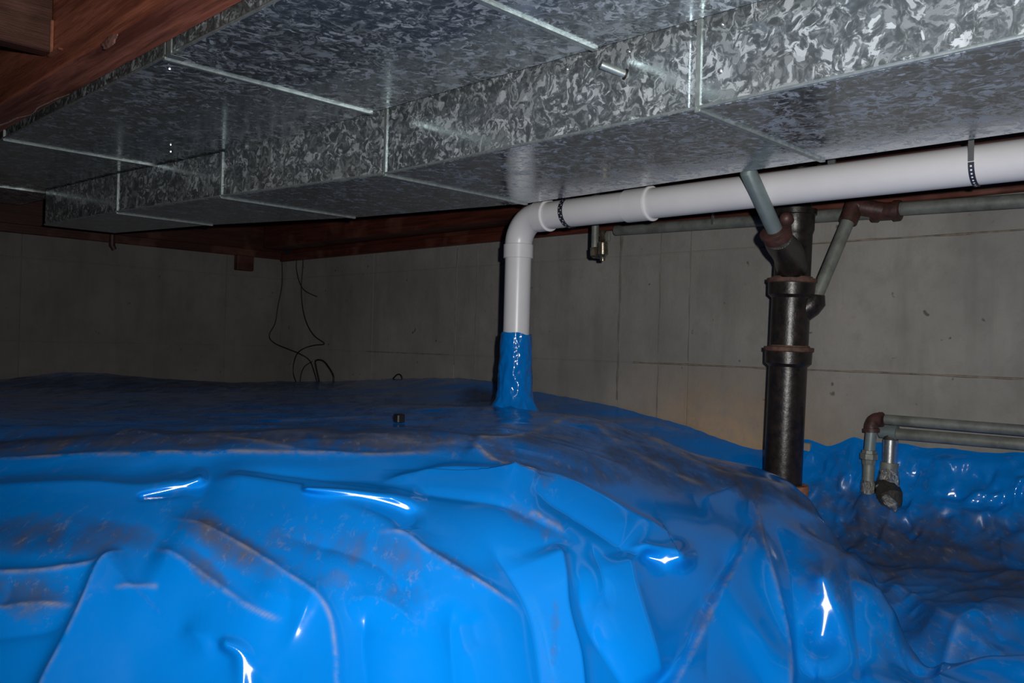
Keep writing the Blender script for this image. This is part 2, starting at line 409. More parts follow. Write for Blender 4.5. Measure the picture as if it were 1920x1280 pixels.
# broad overlap band, screws and the damper rod on the side face of the lower duct
def d2x(y):
    for a, b in zip(D2[:-1], D2[1:]):
        if a[0] <= y <= b[0]: k = (y-a[0])/(b[0]-a[0]); return a[1]+(b[1]-a[1])*k
    return 1.33
ya, yb = .862, .905
bd = hexa('lap_band', [(d2x(ya)-.003, ya, Z2), (d2x(ya)+.001, ya, Z2), (d2x(ya)+.001, ya, 1.62), (d2x(ya)-.003, ya, 1.62),
                       (d2x(yb)-.003, yb, Z2), (d2x(yb)+.001, yb, Z2), (d2x(yb)+.001, yb, 1.62), (d2x(yb)-.003, yb, 1.62)], G); adopt(t2, bd)
for (px, py) in ((1178, 96), (1350, 133), (1353, 45), (1062, 129), (1265, 178)):
    p = PX(px, py, 1.335); xx = d2x(p[1]); p = PX(px, py, xx)
    s = sweep('screw', [((xx, p[1], p[2]), .0042), ((xx-.002, p[1], p[2]), .0042), ((xx-.0035, p[1], p[2]), .002)], SHINY, seg=10); adopt(t2, s)
p0 = PX(1174, 140, d2x(1.03)); p1 = PX(1127, 121, d2x(1.1)-.045)
rod = thing('damper_rod', 'short round steel rod sticking out of the side face of the lower duct', 'rod', p0)
s = sweep('rod', [(p0, .0075), (p0*.1+p1*.9, .0075), (p1, .0072)], GE, seg=16)
s2 = sweep('rubber_washer', [(p0*1.0, .011), (p0*.93+p1*.07, .011)], BLK, seg=16)
adopt(rod, s, s2)
# three screws under the first duct
for (px, py) in ((320, 272), (320, 285), (318, 130)):
    p = PZ(px, py, Z1)
    s = sweep('screw', [(p, .004), (p-np.array([0, 0, .002]), .004), (p-np.array([0, 0, .0035]), .002)], SHINY, seg=8); adopt(t1, s)
# a dark vertical stain mark is left out: it is a shadow of the hanger
hs = thing('duct_hanger', 'small bent sheet-metal hanger strap at the left edge of the upper duct', 'bracket', PX(318, 105, .742))
pp = PX(318, 112, .741)
h1 = box('strap', (.738, pp[1]-.012, Z1-.004), (.7415, pp[1]+.012, 1.66), GE, None, .001)
h2 = box('foot', (.738, pp[1]-.012, Z1-.0065), (.775, pp[1]+.012, Z1-.005), GE, None, .0005)
adopt(hs, h1, h2)

# ---------------------------------------------------------------- white vent pipe
XP, YP, ZP, RP = 2.0, 1.938, 1.316, .0435
vp = thing('vent_pipe', 'white plastic vent pipe running under the duct and turning down into the blue sheet', 'pipe', (XP, YP, .68))
RB = .085
run = sweep('pipe_run', line((XP, YP-RB, ZP), (XP, -1.4, ZP), [(0, RP), (YP-RB+1.4, RP)]), PVC, seg=48)
arc = [((XP, YP-RB+RB*math.sin(a), ZP-RB+RB*math.cos(a)), RP+.002) for a in np.linspace(0, math.pi/2, 15)]
el = sweep('elbow', arc, PVC, seg=48)
h1 = sweep('elbow_socket', line((XP, YP-RB+.001, ZP), (XP, YP-RB-.05, ZP), [(0, RP+.002), (.002, RP+.0058), (.046, RP+.0058), (.0462, RP)]), PVC, seg=48)
h1b = sweep('socket_rim', line((XP, YP-RB-.044, ZP), (XP, YP-RB-.05, ZP), [(0, RP), (0.0005, RP+.0072), (.004, RP+.0072), (.0055, RP)]), PVCE, seg=48)
h2 = sweep('elbow_socket', line((XP, YP, ZP-RB+.001), (XP, YP, ZP-RB-.05), [(0, RP+.002), (.002, RP+.0058), (.046, RP+.0058), (.0465, RP)]), PVC, seg=48)
rs = sweep('riser', line((XP, YP, ZP-RB), (XP, YP, .60), [(0, RP), (ZP-RB-.60, RP)]), PVC, seg=48)
yc = PX(1222, 380, XP)[1]
cp = sweep('coupling', line((XP, yc+.085, ZP), (XP, yc, ZP), [(0, RP), (.001, RP+.0045), (.084, RP+.0045), (.085, RP)]), PVC, seg=48)
cpb = sweep('socket_rim', line((XP, yc+.004, ZP), (XP, yc-.003, ZP), [(0, RP), (.0005, RP+.007), (.006, RP+.007), (.007, RP)]), PVCE, seg=48)
for o in (run, el, h1, h1b, h2, rs, cp, cpb): adopt(vp, o)

def band_strap(label, yc, w, a0, a1, tail=None, tailx=0.0, lean=0.0, spots=2):
    t = thing('hanger_strap', label, 'strap', (XP, yc, ZP))
    R1 = RP+.0015; R2 = RP+.003; n = 30; vs = []; fs = []
    for k in range(n+1):
        a = a0+(a1-a0)*k/n
        off = lean*(k/n-.5)
        for rr, yy in ((R1, -w/2), (R2, -w/2), (R2, w/2), (R1, w/2)):
            vs.append((XP+rr*math.cos(a), yc+yy+off, ZP+rr*math.sin(a)))
    for k in range(n):
        for j in range(4): fs.append((4*k+j, 4*k+(j+1) % 4, 4*k+4+(j+1) % 4, 4*k+4+j))
    fs += [(0, 1, 2, 3), (4*n, 4*n+1, 4*n+2, 4*n+3)]
    adopt(t, mesh('band', vs, fs, STRAP))
    # punched holes show the white pipe behind: little raised-free discs of pipe colour
    hv = []; hf = []
    k0 = 0
    na = int(abs(a1-a0)*R2/.008)
    for k in range(1, na):
        a = a0+(a1-a0)*k/na; off = lean*(k/na-.5)
        ylist = ((-w*.22, w*.22)[k % 2],) if spots == 2 else (0,)
        for yy in ylist:
            c = np.array([XP+(R2+.0004)*math.cos(a), yc+yy+off, ZP+(R2+.0004)*math.sin(a)])
            tx = np.array([-math.sin(a), 0, math.cos(a)]); ty = np.array([0, 1, 0.])
            base = len(hv)
            for j in range(8):
                hv.append(c+(tx*math.cos(j*math.pi/4)+ty*math.sin(j*math.pi/4))*(.0019 if spots == 2 else .0022))
            hf.append(tuple(range(base, base+8)))
    h = mesh('punched_holes', hv, hf, PVCE); h['kind'] = 'stuff'; adopt(t, h)
    if tail:
        adopt(t, box('strap_tail', (XP-RP-.0045, yc-w/2+tailx, ZP+.0), (XP-RP-.003, yc+w/2+tailx, ZP+tail), SHINY, None, .0004))
        adopt(t, box('strap_tail_top', (XP-RP-.0045, yc-w/2+tailx, ZP+tail), (XP-RP-.003, yc+w/2+tailx, 1.60), SHINY, None, .0004))
    return t
y1 = PX(1068, 400, XP)[1]
band_strap('dark perforated strap around the white pipe, next to its elbow', y1, .017, math.radians(95), math.radians(290), lean=-.012)
y2 = PX(1833, 305, XP)[1]
band_strap('perforated steel strap around the white pipe with a bright hanging tail, at the right', y2, .012, math.radians(182), math.radians(275), tail=.05, spots=1)
y3 = PX(1560, 302, XP)[1]
bt = tag(box('strap_clip', (XP-.006, y3-.009, ZP+RP+.001), (XP+.002, y3+.009, 1.40), SHINY, None, .0008), 'tiny bright metal clip on top of the white pipe below the duct joint', 'clip')

# ---------------------------------------------------------------- cast iron stack
XC = 2.37; cy = lambda py, px: PX(px, py, XC)
ci = thing('cast_iron_stack', 'black cast-iron drain stack with two hubs standing in front of the right wall', 'pipe', (XC, 1.17, .45))
def cpt(px, py): p = PX(px, py, XC); return np.array([XC, p[1], p[2]])
top = cpt(1491, 395); bot = cpt(1466, 932)
def on(py):
    k = (py-395)/(932-395); p = top*(1-k)+bot*k; return p
RC = .0545
def seg(name, ya, yb, r, mat=IRON): o = sweep(name, [(on(ya), r), (on(yb), r)], mat, seg=40); adopt(ci, o); return o
def hub(ya, yb, r=.0675, rim=.0715, rmat=RUST):
    a, b = on(ya), on(yb); L = np.linalg.norm(b-a)
    adopt(ci, sweep('hub', line(a, b, [(0, RC), (.001, r), (.012, r), (L*.80, r*.985), (L, RC-.002)]), IRON, seg=40))
    adopt(ci, sweep('hub_rim', line(a+(a-b)*.03, b, [(0, RC-.001), (.002, rim), (.013, rim), (.017, r-.002)]), rmat, seg=40))
    adopt(ci, sweep('joint_ring', line(a+(a-b)*.09, b, [(0, RC-.001), (.0, RC+.004), (.008, RC+.006)]), rmat, seg=40))
seg('stack_pipe', 400, 522, RC-.002)
seg('stack_pipe', 520, 655, RC+.001)
seg('stack_pipe', 650, 948, RC+.0005)
hub(522, 560); hub(650, 688)
# top hub
a, b = on(393), on(440); L = np.linalg.norm(b-a)
adopt(ci, sweep('hub', line(a, b, [(0, .048), (0, .0625), (.016, .0625), (.018, .057), (L*.8, .057), (L, RC-.002)]), IRON, seg=40))
sweep_top = sweep('stack_pipe', [(on(398), .034), (on(398)+np.array([0.03, 0, .02]), .034), ((XC+.03, on(398)[1], 1.6), .034)], IRON, seg=24); adopt(ci, sweep_top)
cl = cpt(1490, 930)
cb_ = on(914)
rb = sweep('clay_collar', line((cb_[0], cb_[1]-.008, cb_[2]+.012), (cb_[0], cb_[1]-.008, cb_[2]-.03), [(0, RC-.01), (0, .066), (.01, .068), (.03, .066)]), CLAY, seg=40); rb['label'] = 'orange clay collar at the foot'; adopt(ci, rb)
# wye branch reaching forward and up to the inclined pipe
mouth = PX(1453, 432, 2.03)
root = on(494)
# pipe direction
tp = PX(1403, 322, 1.893)
dirp = tp-mouth; dirp /= np.linalg.norm(dirp)
mid1 = PX(1463, 456, 2.12); mid2 = PX(1478, 476, 2.25)
pts = bezier([root+np.array([0, 0, -.02]), mid2, mid1, mouth-dirp*.02], 8)
rad = np.interp(np.linspace(0, 1, len(pts)), [0, .35, .7, 1], [.046, .043, .038, .035])
adopt(ci, sweep('wye_branch', [(p, float(r)) for p, r in zip(pts, rad)], IRON, seg=32))
adopt(ci, sweep('branch_hub', line(mouth-dirp*.028, tp, [(0, .029), (.002, .037), (.022, .0385), (.030, .034), (.032, .024)]), RIRON, seg=32))
adopt(ci, sweep('hub_rim', line(mouth-dirp*.008, tp, [(0, .036), (.001, .0405), (.008, .0405), (.010, .033)]), RIRON, seg=32))
lug = PX(1473, 407, 2.03)
adopt(ci, sweep('cleanout_boss', line(lug+np.array([.015, 0, -.01]), lug+np.array([-.012, 0, .006]), [(0, .016), (.012, .018), (.024, .014), (.029, .006)]), RIRON, seg=20))
# lower side boss for the second inclined pipe
sb = PX(1528, 566, 2.40)
s0 = on(585)
adopt(ci, sweep('side_branch', [(s0, .036), ((s0+sb)/2+np.array([0, 0, -.012]), .036), (sb*.8+s0*.2+np.array([0, 0, -.004]), .036), (sb+np.array([0, 0, .004]), .033), (sb+np.array([0, -.002, .022]), .026)], IRON, seg=24))

dp = thing('drain_pipe', 'blue-grey pipe slanting down from the duct in front of the white pipe', 'pipe', mouth)
adopt(dp, sweep('pipe', [(mouth-dirp*.005, .0205), (tp, .0205), (tp+np.array([0, 0, .05]), .0205), (tp+np.array([0, 0, .34]), .0205)], PIPE2, seg=28))
# sloping pipe behind the stack
e1 = PX(1597, 398, 2.50)
sp = thing('drain_pipe', 'grey slanting pipe to the right of the cast-iron stack', 'pipe', sb)
adopt(sp, sweep('pipe', [(sb+np.array([0, 0, .005]), .0185), (e1, .0195)], PIPE, seg=28))
# horizontal line along the wall with fittings
XH = 2.535
zt = lambda px, py: PX(px, py, XH)
hl = zt(1155, 432); hm = zt(1640, 398); he = zt(1682, 392); hr = zt(1920, 376)
hp = thing('wall_pipe', 'long grey horizontal pipe near the top of the right wall, with rusty fittings', 'pipe', hm)
dirh = (hr-he)/np.linalg.norm(hr-he)
adopt(hp, sweep('pipe', [(hl, .019), (hm, .0195)], PIPE, seg=28))
adopt(hp, sweep('pipe', [(he, .0195), (hr+dirh*1.4, .0195)], PIPE, seg=28))
tee = zt(1663, 396)
adopt(hp, sweep('tee', line(tee-dirh*.042, tee+dirh*.042, [(0, .021), (.001, .030), (.016, .031), (.018, .026), (.062, .026), (.064, .031), (.080, .030), (.082, .021)]), RIRON, seg=28))
el1 = PX(1610, 388, 2.515)
adopt(hp, sweep('union_body', [(tee, .024), (tee*.5+el1*.5, .0255), (el1, .025)], RIRON, seg=24))
adopt(hp, sweep('elbow', [(el1+(tee-el1)*.1, .026), (el1, .029), (el1*.6+e1*.4+np.array([0, 0.008, .006]), .029), (e1+(sb-e1)*.02, .0275), (e1+(sb-e1)*.11, .027), (e1+(sb-e1)*.112, .0200)], RIRON, seg=28))
for (px, py, lab) in ((1343, 410, 'small perforated strap hanging over the wall pipe left of the stack'),):
    p = zt(px, py)
    tag(box('pipe_strap', (XH-.0255, p[1]-.005, p[2]-.022), (XH-.022, p[1]+.005, 1.41), SHINY, None, .0006), lab, 'strap')

# brass valve dropping from above the white pipe
XV = 2.2
va = PX(1115, 424, XV); vb = PX(1117, 482, XV); vc = PX(1130, 440, XV-.01); vd = PX(1130, 492, XV-.01)
bv = thing('gas_valve', 'tarnished metal valve fitting hanging on a short pipe below the white pipe', 'valve', vb)
adopt(bv, sweep('drop_pipe', [((va[0], va[1], 1.88), .0125), (PX(1115, 470, XV), .0125)], PIPE, seg=20))
adopt(bv, sweep('hex_nut', line(PX(1116, 464, XV), PX(1117, 487, XV), [(0, .014), (.001, .0185), (.028, .0185), (.034, .013)]), BRASS, seg=6, smooth=20))
adopt(bv, sweep('valve_body', line(PX(1130, 452, XV-.012), vd, [(0, .010), (.006, .018), (.044, .0185), (.052, .011), (.054, .010), (.064, .009)]), BRASS, seg=20))
adopt(bv, sweep('valve_neck', line(PX(1130, 434, XV), PX(1130, 454, XV-.012), [(0, .012), (.012, .0135), (.020, .009), (.034, .010)]), BRASS, seg=16))
adopt(bv, sweep('bridge', [(PX(1116, 478, XV), .010), (PX(1130, 480, XV-.01), .010)], BRASS, seg=12))
adopt(bv, box('bracket', tuple(PX(1138, 450, XV)+np.array([-.004, -.012, -.004])), tuple(PX(1138, 438, XV)+np.array([.004, .012, .004])), PIPE, None, .001))

# ---------------------------------------------------------------- low pipes at right
XL = 2.495
def lw(px, py, x=XL): return PX(px, py, x)
lp = thing('water_pipe', 'upper of two low grey pipes at the right, with a rusty elbow', 'pipe', lw(1632, 915))
c0 = lw(1637, 790); c1 = lw(1655, 785); dr = lw(1920, 806)-c1; dr /= np.linalg.norm(dr)
adopt(lp, sweep('pipe', [(lw(1660, 786), .0145), (lw(1920, 807)+dr*1.2, .0145)], PIPE, seg=24))
pe = bezier([lw(1634, 808), lw(1634, 797), lw(1641, 786), lw(1656, 786)], 6)
adopt(lp, sweep('elbow', [(p, .0185) for p in pe], RIRON, seg=24))
adopt(lp, sweep('elbow_rim', line(lw(1634, 802), lw(1634, 812), [(0, .019), (.001, .023), (.012, .023), (.013, .016)]), RIRON, seg=24))
adopt(lp, sweep('elbow_rim', line(lw(1648, 786), lw(1658, 786), [(0, .019), (.001, .0215), (.010, .0215), (.011, .0145)]), RIRON, seg=24))
adopt(lp, sweep('stub', [(lw(1634, 806), .0155), (lw(1630, 850), .0155)], PIPE2, seg=24))
adopt(lp, sweep('union', line(lw(1630, 843), lw(1628, 880), [(0, .0155), (.001, .021), (.010, .0215), (.011, .026), (.026, .026), (.028, .020), (.040, .019), (.045, .0165)]), PIPE, seg=8, smooth=25))
adopt(lp, sweep('stub', [(lw(1629, 870), .0165), (lw(1627, 925), .016)], PIPE, seg=24))
XM = 2.552
lq = thing('water_pipe', 'lower of two low grey pipes at the right, with a wide bright sleeve', 'pipe', lw(1668, 905, XM))
adopt(lq, sweep('pipe', [(lw(1658, 811, XM), .0165), (lw(1920, 826, XM)+dr*1.2, .016)], PIPE, seg=24))
adopt(lq, sweep('tee', line(lw(1650, 809, XM), lw(1688, 812, XM), [(0, .012), (.001, .0185), (.030, .0185), (.031, .022), (.050, .022), (.051, .0165)]), PIPE2, seg=24))
adopt(lq, sweep('tee_neck', line(lw(1671, 812, XM), lw(1670, 826, XM), [(0, .015), (.012, .020), (.022, .0205)]), MUD, seg=24))
adopt(lq, sweep('sleeve', [(lw(1670, 824, XM), .0215), (lw(1668, 868, XM), .0215)], SHINY, seg=28))
adopt(lq, sweep('coupling', line(lw(1668, 866, XM), lw(1666, 890, XM), [(0, .020), (.001, .0255), (.038, .0255), (.0385, .02)]), PIPE, seg=28))
adopt(lq, sweep('stub', [(lw(1666, 880, XM), .021), (lw(1664, 935, XM), .021)], PIPE, seg=24))
def crumple(name, path, mat, parent, amp=.25, seg=26, seed=1):
    rs = np.random.RandomState(seed); tb = rs.rand(64, seg)*2-1
    tb = tb*.6+np.roll(tb, 1, 1)*.4
    o = sweep(name, path, mat, seg=seg, wob=lambda i, a: 1+amp*tb[i % 64, int(round(a/(2*math.pi)*seg)) % seg], smooth=25); adopt(parent, o); return o
ft = thing('foil_tape', 'crumpled silver foil tape and dark mastic around the two low pipe stubs', 'tape', lw(1660, 930, 2.45))
crumple('foil_wrap', line(lw(1628, 900), lw(1627, 926), [(k*.006, .0195) for k in range(7)]), FOIL, ft, .12, seed=3)
crumple('foil_wrap', line(lw(1667, 884, XM-.01), lw(1665, 916, XM-.03), [(k*.008, .0275+.0006*k) for k in range(8)]), FOIL, ft, .14, seed=4)
mp = [(lw(1646, 900, 2.53), .012), (lw(1655, 906, 2.53), .026), (lw(1663, 916, 2.52), .034), (lw(1668, 930, 2.505), .036), (lw(1671, 944, 2.50), .028), (lw(1673, 960, 2.53), .015)]
crumple('mastic_lump', mp, MUD, ft, .10, seed=5)
crumple('foil_flap', [(lw(1660, 930, 2.465), .010), (lw(1666, 938, 2.46), .014), (lw(1673, 946, 2.46), .018), (lw(1678, 955, 2.47), .010)], FOIL, ft, .3, 12, seed=8)

# ---------------------------------------------------------------- blue sheet
def perlin(x, y, seed):
    rs = np.random.RandomState(seed); perm = rs.permutation(256); perm = np.concatenate([perm, perm]); ang = rs.rand(256)*2*np.pi
    xi = np.floor(x).astype(int); yi = np.floor(y).astype(int); xf = x-xi; yf = y-yi
    u = xf**3*(xf*(xf*6-15)+10); v = yf**3*(yf*(yf*6-15)+10)
    def g(ix, iy, dx, dy):
        h = ang[perm[(perm[ix & 255]+iy) & 255]]; return np.cos(h)*dx+np.sin(h)*dy
    a = g(xi, yi, xf, yf); b = g(xi+1, yi, xf-1, yf); c = g(xi, yi+1, xf, yf-1); d = g(xi+1, yi+1, xf-1, yf-1)
    return (a*(1-u)+b*u)*(1-v)+(c*(1-u)+d*u)*v
def ridged(x, y, seed): return 1-2*np.sqrt(perlin(x, y, seed)**2+.0006)

CTRL = []          # (px, py, z) points measured on the sheet
for px in (-250, 0):
    for py, z in ((862, .690), (905, .664), (950, .643), (1050, .597), (1150, .549), (1280, .483)): CTRL.append(PZ(px, py, z))
for px in (250, 520, 800):
    for py, z in ((800, .690), (862, .691), (900, .668), (945, .646), (1050, .596), (1150, .545), (1280, .473)): CTRL.append(PZ(px, py, z))
for py, z in ((800, .680), (880, .655), (930, .63), (1000, .589), (1100, .535), (1200, .482), (1280, .437)): CTRL.append(PZ(1150, py, z))
for py, z in ((905, .575), (940, .560), (1000, .525), (1100, .475), (1200, .42), (1280, .368)): CTRL.append(PZ(1430, py, z))
for py, z in ((1000, .505), (1060, .488), (1120, .455), (1200, .400), (1280, .343)): CTRL.append(PZ(1525, py, z))
for px, py, z in ((1500, 932, .512), (1530, 958, .494), (1570, 1010, .476), (1612, 1080, .445), (1660, 1160, .405), (1690, 1230, .365), (1708, 1280, .335), (1600, 1180, .415), (1610, 1280, .365)): CTRL.append(PZ(px, py, z))
for px, py in ((640, 714), (800, 709), (930, 718), (1000, 735), (1100, 752), (1200, 775), (1300, 805), (1430, 845), (1520, 828), (1600, 824), (1700, 836), (1800, 845), (1920, 850)): CTRL.append(PX(px, py, 2.585))
for px, py in ((0, 712), (120, 698), (280, 708), (530, 713)): CTRL.append(PY(px, py, 4.44))
for px, py, z in ((960, 772, .683), (100, 780, .67), (400, 770, .672), (700, 760, .672), (1300, 860, .615), (960, 740, .69)): CTRL.append(PZ(px, py, z))
# low ground right of the mound: valley behind the silhouette, then the climb up the wall
SIL = [(1500, 932, .512), (1530, 958, .494), (1570, 1010, .476), (1612, 1080, .445), (1660, 1160, .405), (1690, 1230, .365), (1708, 1280, .335)]
for px, py, z in SIL:
    p_ = PZ(px, py, z); h_ = p_-CP; h_[2] = 0; h_ /= np.linalg.norm(h_)
    CTRL.append(p_+h_*.16+r0*.03-np.array([0, 0, .14]))
for px, py, x_ in ((1540, 900, 2.55), (1600, 900, 2.55), (1700, 900, 2.55), (1820, 900, 2.55), (1920, 900, 2.55), (1600, 960, 2.50), (1700, 970, 2.48), (1820, 970, 2.48), (1920, 980, 2.48),
                   (1640, 1040, 2.36), (1740, 1040, 2.36), (1850, 1040, 2.38), (1700, 1100, 2.15), (1800, 1110, 2.12), (1900, 1110, 2.15), (1780, 1180, 1.88), (1880, 1180, 1.90), (1820, 1260, 1.62), (1910, 1270, 1.66)):
    CTRL.append(PX(px, py, x_))
CTRL += [np.array(p) for p in ((1.9, .1, .29), (2.5, .0, .50), (1.3, -.3, .25), (2.2, -.6, .3), (2.56, -.8, .5),
                               (-1.3, 2.4, .66), (-2.0, 4.0, .66), (.0, 3.9, .67), (-.6, 1.6, .6), (-.9, 1.0, .2), (.0, .80, .18), (.45, .45, .15), (.8, .15, .15), (.9, -.3, .15), (-.6, .9, .15))]
CT = np.array(CTRL)
def tps_fit(P, z, lam=2e-4):
    d = np.linalg.norm(P[:, None]-P[None], axis=2); K = np.where(d > 0, d*d*np.log(d+1e-12), 0); n = len(P)
    A = np.zeros((n+3, n+3)); A[:n, :n] = K+np.eye(n)*lam; A[:n, n] = 1; A[:n, n+1:] = P; A[n, :n] = 1; A[n+1:, :n] = P.T
    return np.linalg.solve(A, np.concatenate([z, [0, 0, 0]]))
WT = tps_fit(CT[:, :2], CT[:, 2])
def base_z(x, y):
    z = WT[-3]+WT[-2]*x+WT[-1]*y
    for (cx, cy_, _), wk in zip(CT, WT[:-3]):
        d2 = (x-cx)**2+(y-cy_)**2
        z = z + wk*.5*d2*np.log(d2+1e-12)
    return z
# fan-shaped vertex layout about the camera's foot, wide of the frame on both sides
NA, NR = 820, 560
ang = np.radians(np.concatenate([np.linspace(-62, -38, 40, endpoint=False), np.linspace(-38, 38, NA-80), np.linspace(38, 62, 41)[1:]]))
NA = len(ang)
rad = np.concatenate([np.linspace(.52, .9, 25, endpoint=False), np.geomspace(.9, 2.2, 480, endpoint=False), np.linspace(2.2, 2.92, 170, endpoint=False), np.geomspace(2.92, 6.2, 110)])
NR = len(rad)
AA, RR = np.meshgrid(ang, rad, indexing='ij')
th = YAW-AA
X = np.minimum(RR*np.cos(th), 2.588); Yv = np.minimum(RR*np.sin(th), 4.438)
X = np.maximum(X, XB+.02); Yv = np.maximum(Yv, YB+.02)
Z = base_z(X, Yv)
Pn = np.stack([X, Yv, Z], -1)
def normals(P):
    du = np.gradient(P, axis=0); dv = np.gradient(P, axis=1); n = np.cross(du, dv); l = np.linalg.norm(n, axis=2, keepdims=True)
    n = n/np.maximum(l, 1e-9); s = np.sign(n[..., 2:3]); s[s == 0] = 1
    bad = (l[..., 0] < 1e-9); n = n*s; n[bad] = (0, 0, 1); return n
Nn = normals(Pn)
u_, v_ = proj(Pn.reshape(-1, 3)); u_ = u_.reshape(X.shape); v_ = v_.reshape(X.shape)
disp = np.zeros_like(X); dirt_shade = np.zeros_like(X); dline = np.zeros_like(X)
def sm(a, b, x): t_ = np.clip((x-a)/(b-a+0*x), 0, 1); return t_*t_*(3-2*t_)
def crease(pts, A, wa, wb, ends=(.25, .25), soft=3., power=1.0):
    """fold traced on the sheet; wa = width on the left side of the direction of travel, wb = on its right (pixels of the photograph)"""
    pts = np.array(bezier([np.array(p, float) for p in pts], 5)); mg = 7*max(wa, wb)+10
    m0 = (u_ > pts[:, 0].min()-mg) & (u_ < pts[:, 0].max()+mg) & (v_ > pts[:, 1].min()-mg) & (v_ < pts[:, 1].max()+mg)
    uu, vv = u_[m0], v_[m0]
    best = np.full(uu.shape, 1e9); side = np.zeros_like(uu); par = np.zeros_like(uu)
    L = np.concatenate([[0], np.cumsum(np.linalg.norm(np.diff(pts, axis=0), axis=1))]); L /= L[-1]
    for i in range(len(pts)-1):
        a, b = pts[i], pts[i+1]; d = b-a; l2 = d@d
        if l2 < 1e-6: continue
        t_ = np.clip(((uu-a[0])*d[0]+(vv-a[1])*d[1])/l2, 0, 1)
        ex = uu-a[0]-t_*d[0]; ey = vv-a[1]-t_*d[1]; dd = np.hypot(ex, ey); m = dd < best
        best = np.where(m, dd, best); side = np.where(m, np.sign(d[0]*ey-d[1]*ex), side); par = np.where(m, L[i]+(L[i+1]-L[i])*t_, par)
    wd = np.where(side > 0, wb, wa)
    pr = np.exp(-((np.sqrt(best**2+soft**2)-soft)/wd)**power)
    e0 = sm(0, max(ends[0], 1e-3), par) if ends[0] > 0 else 1
    e1_ = sm(0, max(ends[1], 1e-3), 1-par) if ends[1] > 0 else 1
    return m0, A*pr*e0*e1_, best, par
def fold(pts, A, wa, wb, ends=(.25, .25), soft=3., dust=0, power=1.0):
    global disp, dline
    m0, f_, b_, p_ = crease(pts, A, wa, wb, ends, soft, power); disp[m0] += f_
    if dust: dline[m0] = np.maximum(dline[m0], dust*np.exp(-(b_/3.8)**2)*sm(0, .15, p_)*sm(0, .15, 1-p_))
# -- named folds, near face (negative y side = above in the photograph = left of travel when going right)
fold([(-150, 935), (0, 922), (160, 915), (270, 922), (375, 903)], .012, 24, 24, (0, .1), 4)
fold([(375, 905), (480, 915), (600, 934), (700, 952), (775, 966)], .018, 30, 30, (.2, .12), 6)
fold([(395, 886), (520, 893), (640, 905), (760, 920), (870, 935), (975, 962), (1100, 1030)], -.007, 9, 12, (.2, .2))
fold([(690, 915), (760, 900), (830, 886), (900, 888), (960, 896)], .010, 10, 30, (.3, 0))
fold([(960, 896), (1040, 903), (1120, 938), (1200, 985), (1300, 1035)], .016, 16, 55, (0, .3))
fold([(980, 915), (1100, 985), (1180, 1040), (1250, 1060)], -.010, 22, 22, (.2, .3))
fold([(310, 968), (400, 1008), (480, 1050), (560, 1100), (612, 1145), (630, 1210), (636, 1330)], .015, 20, 80, (.15, 0), 2.5, .45)
fold([(285, 1028), (340, 1062), (400, 1100), (470, 1145), (540, 1170)], .011, 14, 50, (.15, .3), 3, .5)
fold([(240, 1030), (195, 1062), (165, 1125), (130, 1195), (85, 1280), (60, 1340)], .018, 55, 13, (.15, 0), 2.5, .35)
fold([(-60, 1082), (60, 1080), (150, 1070), (200, 1056)], .010, 12, 25, (0, .2), 3, .7)
fold([(-60, 1150), (60, 1138), (145, 1140)], .008, 10, 22, (0, .3), 3, .7)
fold([(-60, 1200), (70, 1185), (140, 1172)], -.007, 14, 14, (0, .3))
fold([(215, 1108), (270, 1104), (300, 1106)], .004, 8, 16, (.3, .3), 2, .5)
fold([(700, 1000), (755, 1006), (800, 1038), (870, 1082), (930, 1115), (985, 1140)], .010, 14, 30, (.2, .3), 2.5, .45)
fold([(500, 1000), (620, 1020), (720, 1060), (760, 1120), (775, 1210)], -.012, 40, 40, (.3, .3))
fold([(330, 1190), (380, 1195), (425, 1206), (452, 1226), (466, 1260), (474, 1330)], .014, 36, 24, (.3, 0), 5)
fold([(640, 1130), (700, 1122), (760, 1150), (780, 1205)], .005, 20, 26, (.3, .3))
fold([(695, 1135), (680, 1200), (690, 1310)], -.008, 24, 24, (.3, 0))
fold([(850, 1115), (848, 1190), (856, 1310)], -.009, 22, 28, (.3, 0))
fold([(900, 1000), (960, 1080), (1000, 1170), (1020, 1310)], -.011, 30, 30, (.3, 0))
fold([(1036, 1016), (1048, 1070), (1060, 1150), (1078, 1230), (1086, 1330)], .020, 14, 60, (.12, 0), 2.0)
fold([(1168, 1028), (1180, 1100), (1210, 1190), (1245, 1275)], .014, 30, 46, (.15, .1), 3)
fold([(1165, 1026), (1210, 1044), (1262, 1048), (1275, 1036)], .020, 24, 9, (.3, .25), 4)
fold([(1080, 1080), (1110, 1180), (1180, 1290), (1200, 1330)], -.012, 30, 30, (.2, 0))
fold([(1395, 1010), (1362, 1065), (1318, 1150), (1275, 1235), (1225, 1300)], -.020, 18, 30, (.15, 0), 4)
fold([(1414, 985), (1385, 1050), (1340, 1130), (1300, 1215), (1255, 1300)], .012, 20, 10, (.2, 0), 3, .35)
fold([(1405, 915), (1420, 985), (1432, 1040), (1452, 1110), (1470, 1200), (1475, 1320)], .014, 18, 16, (.15, 0), 3, .4)
fold([(1440, 960), (1470, 1030), (1490, 1130), (1495, 1300)], -.010, 16, 22, (.2, 0))
fold([(1530, 1000), (1545, 1060), (1548, 1130), (1540, 1190), (1536, 1310)], .018, 34, 30, (.3, 0), 12)
fold([(1580, 1030), (1592, 1090), (1606, 1180), (1618, 1320)], -.012, 10, 16, (.15, 0))
fold([(1590, 1032), (1625, 1105), (1648, 1150)], .012, 12, 18, (.1, .3))
fold([(1300, 940), (1340, 930), (1395, 912)], .010, 12, 24, (.3, .2))
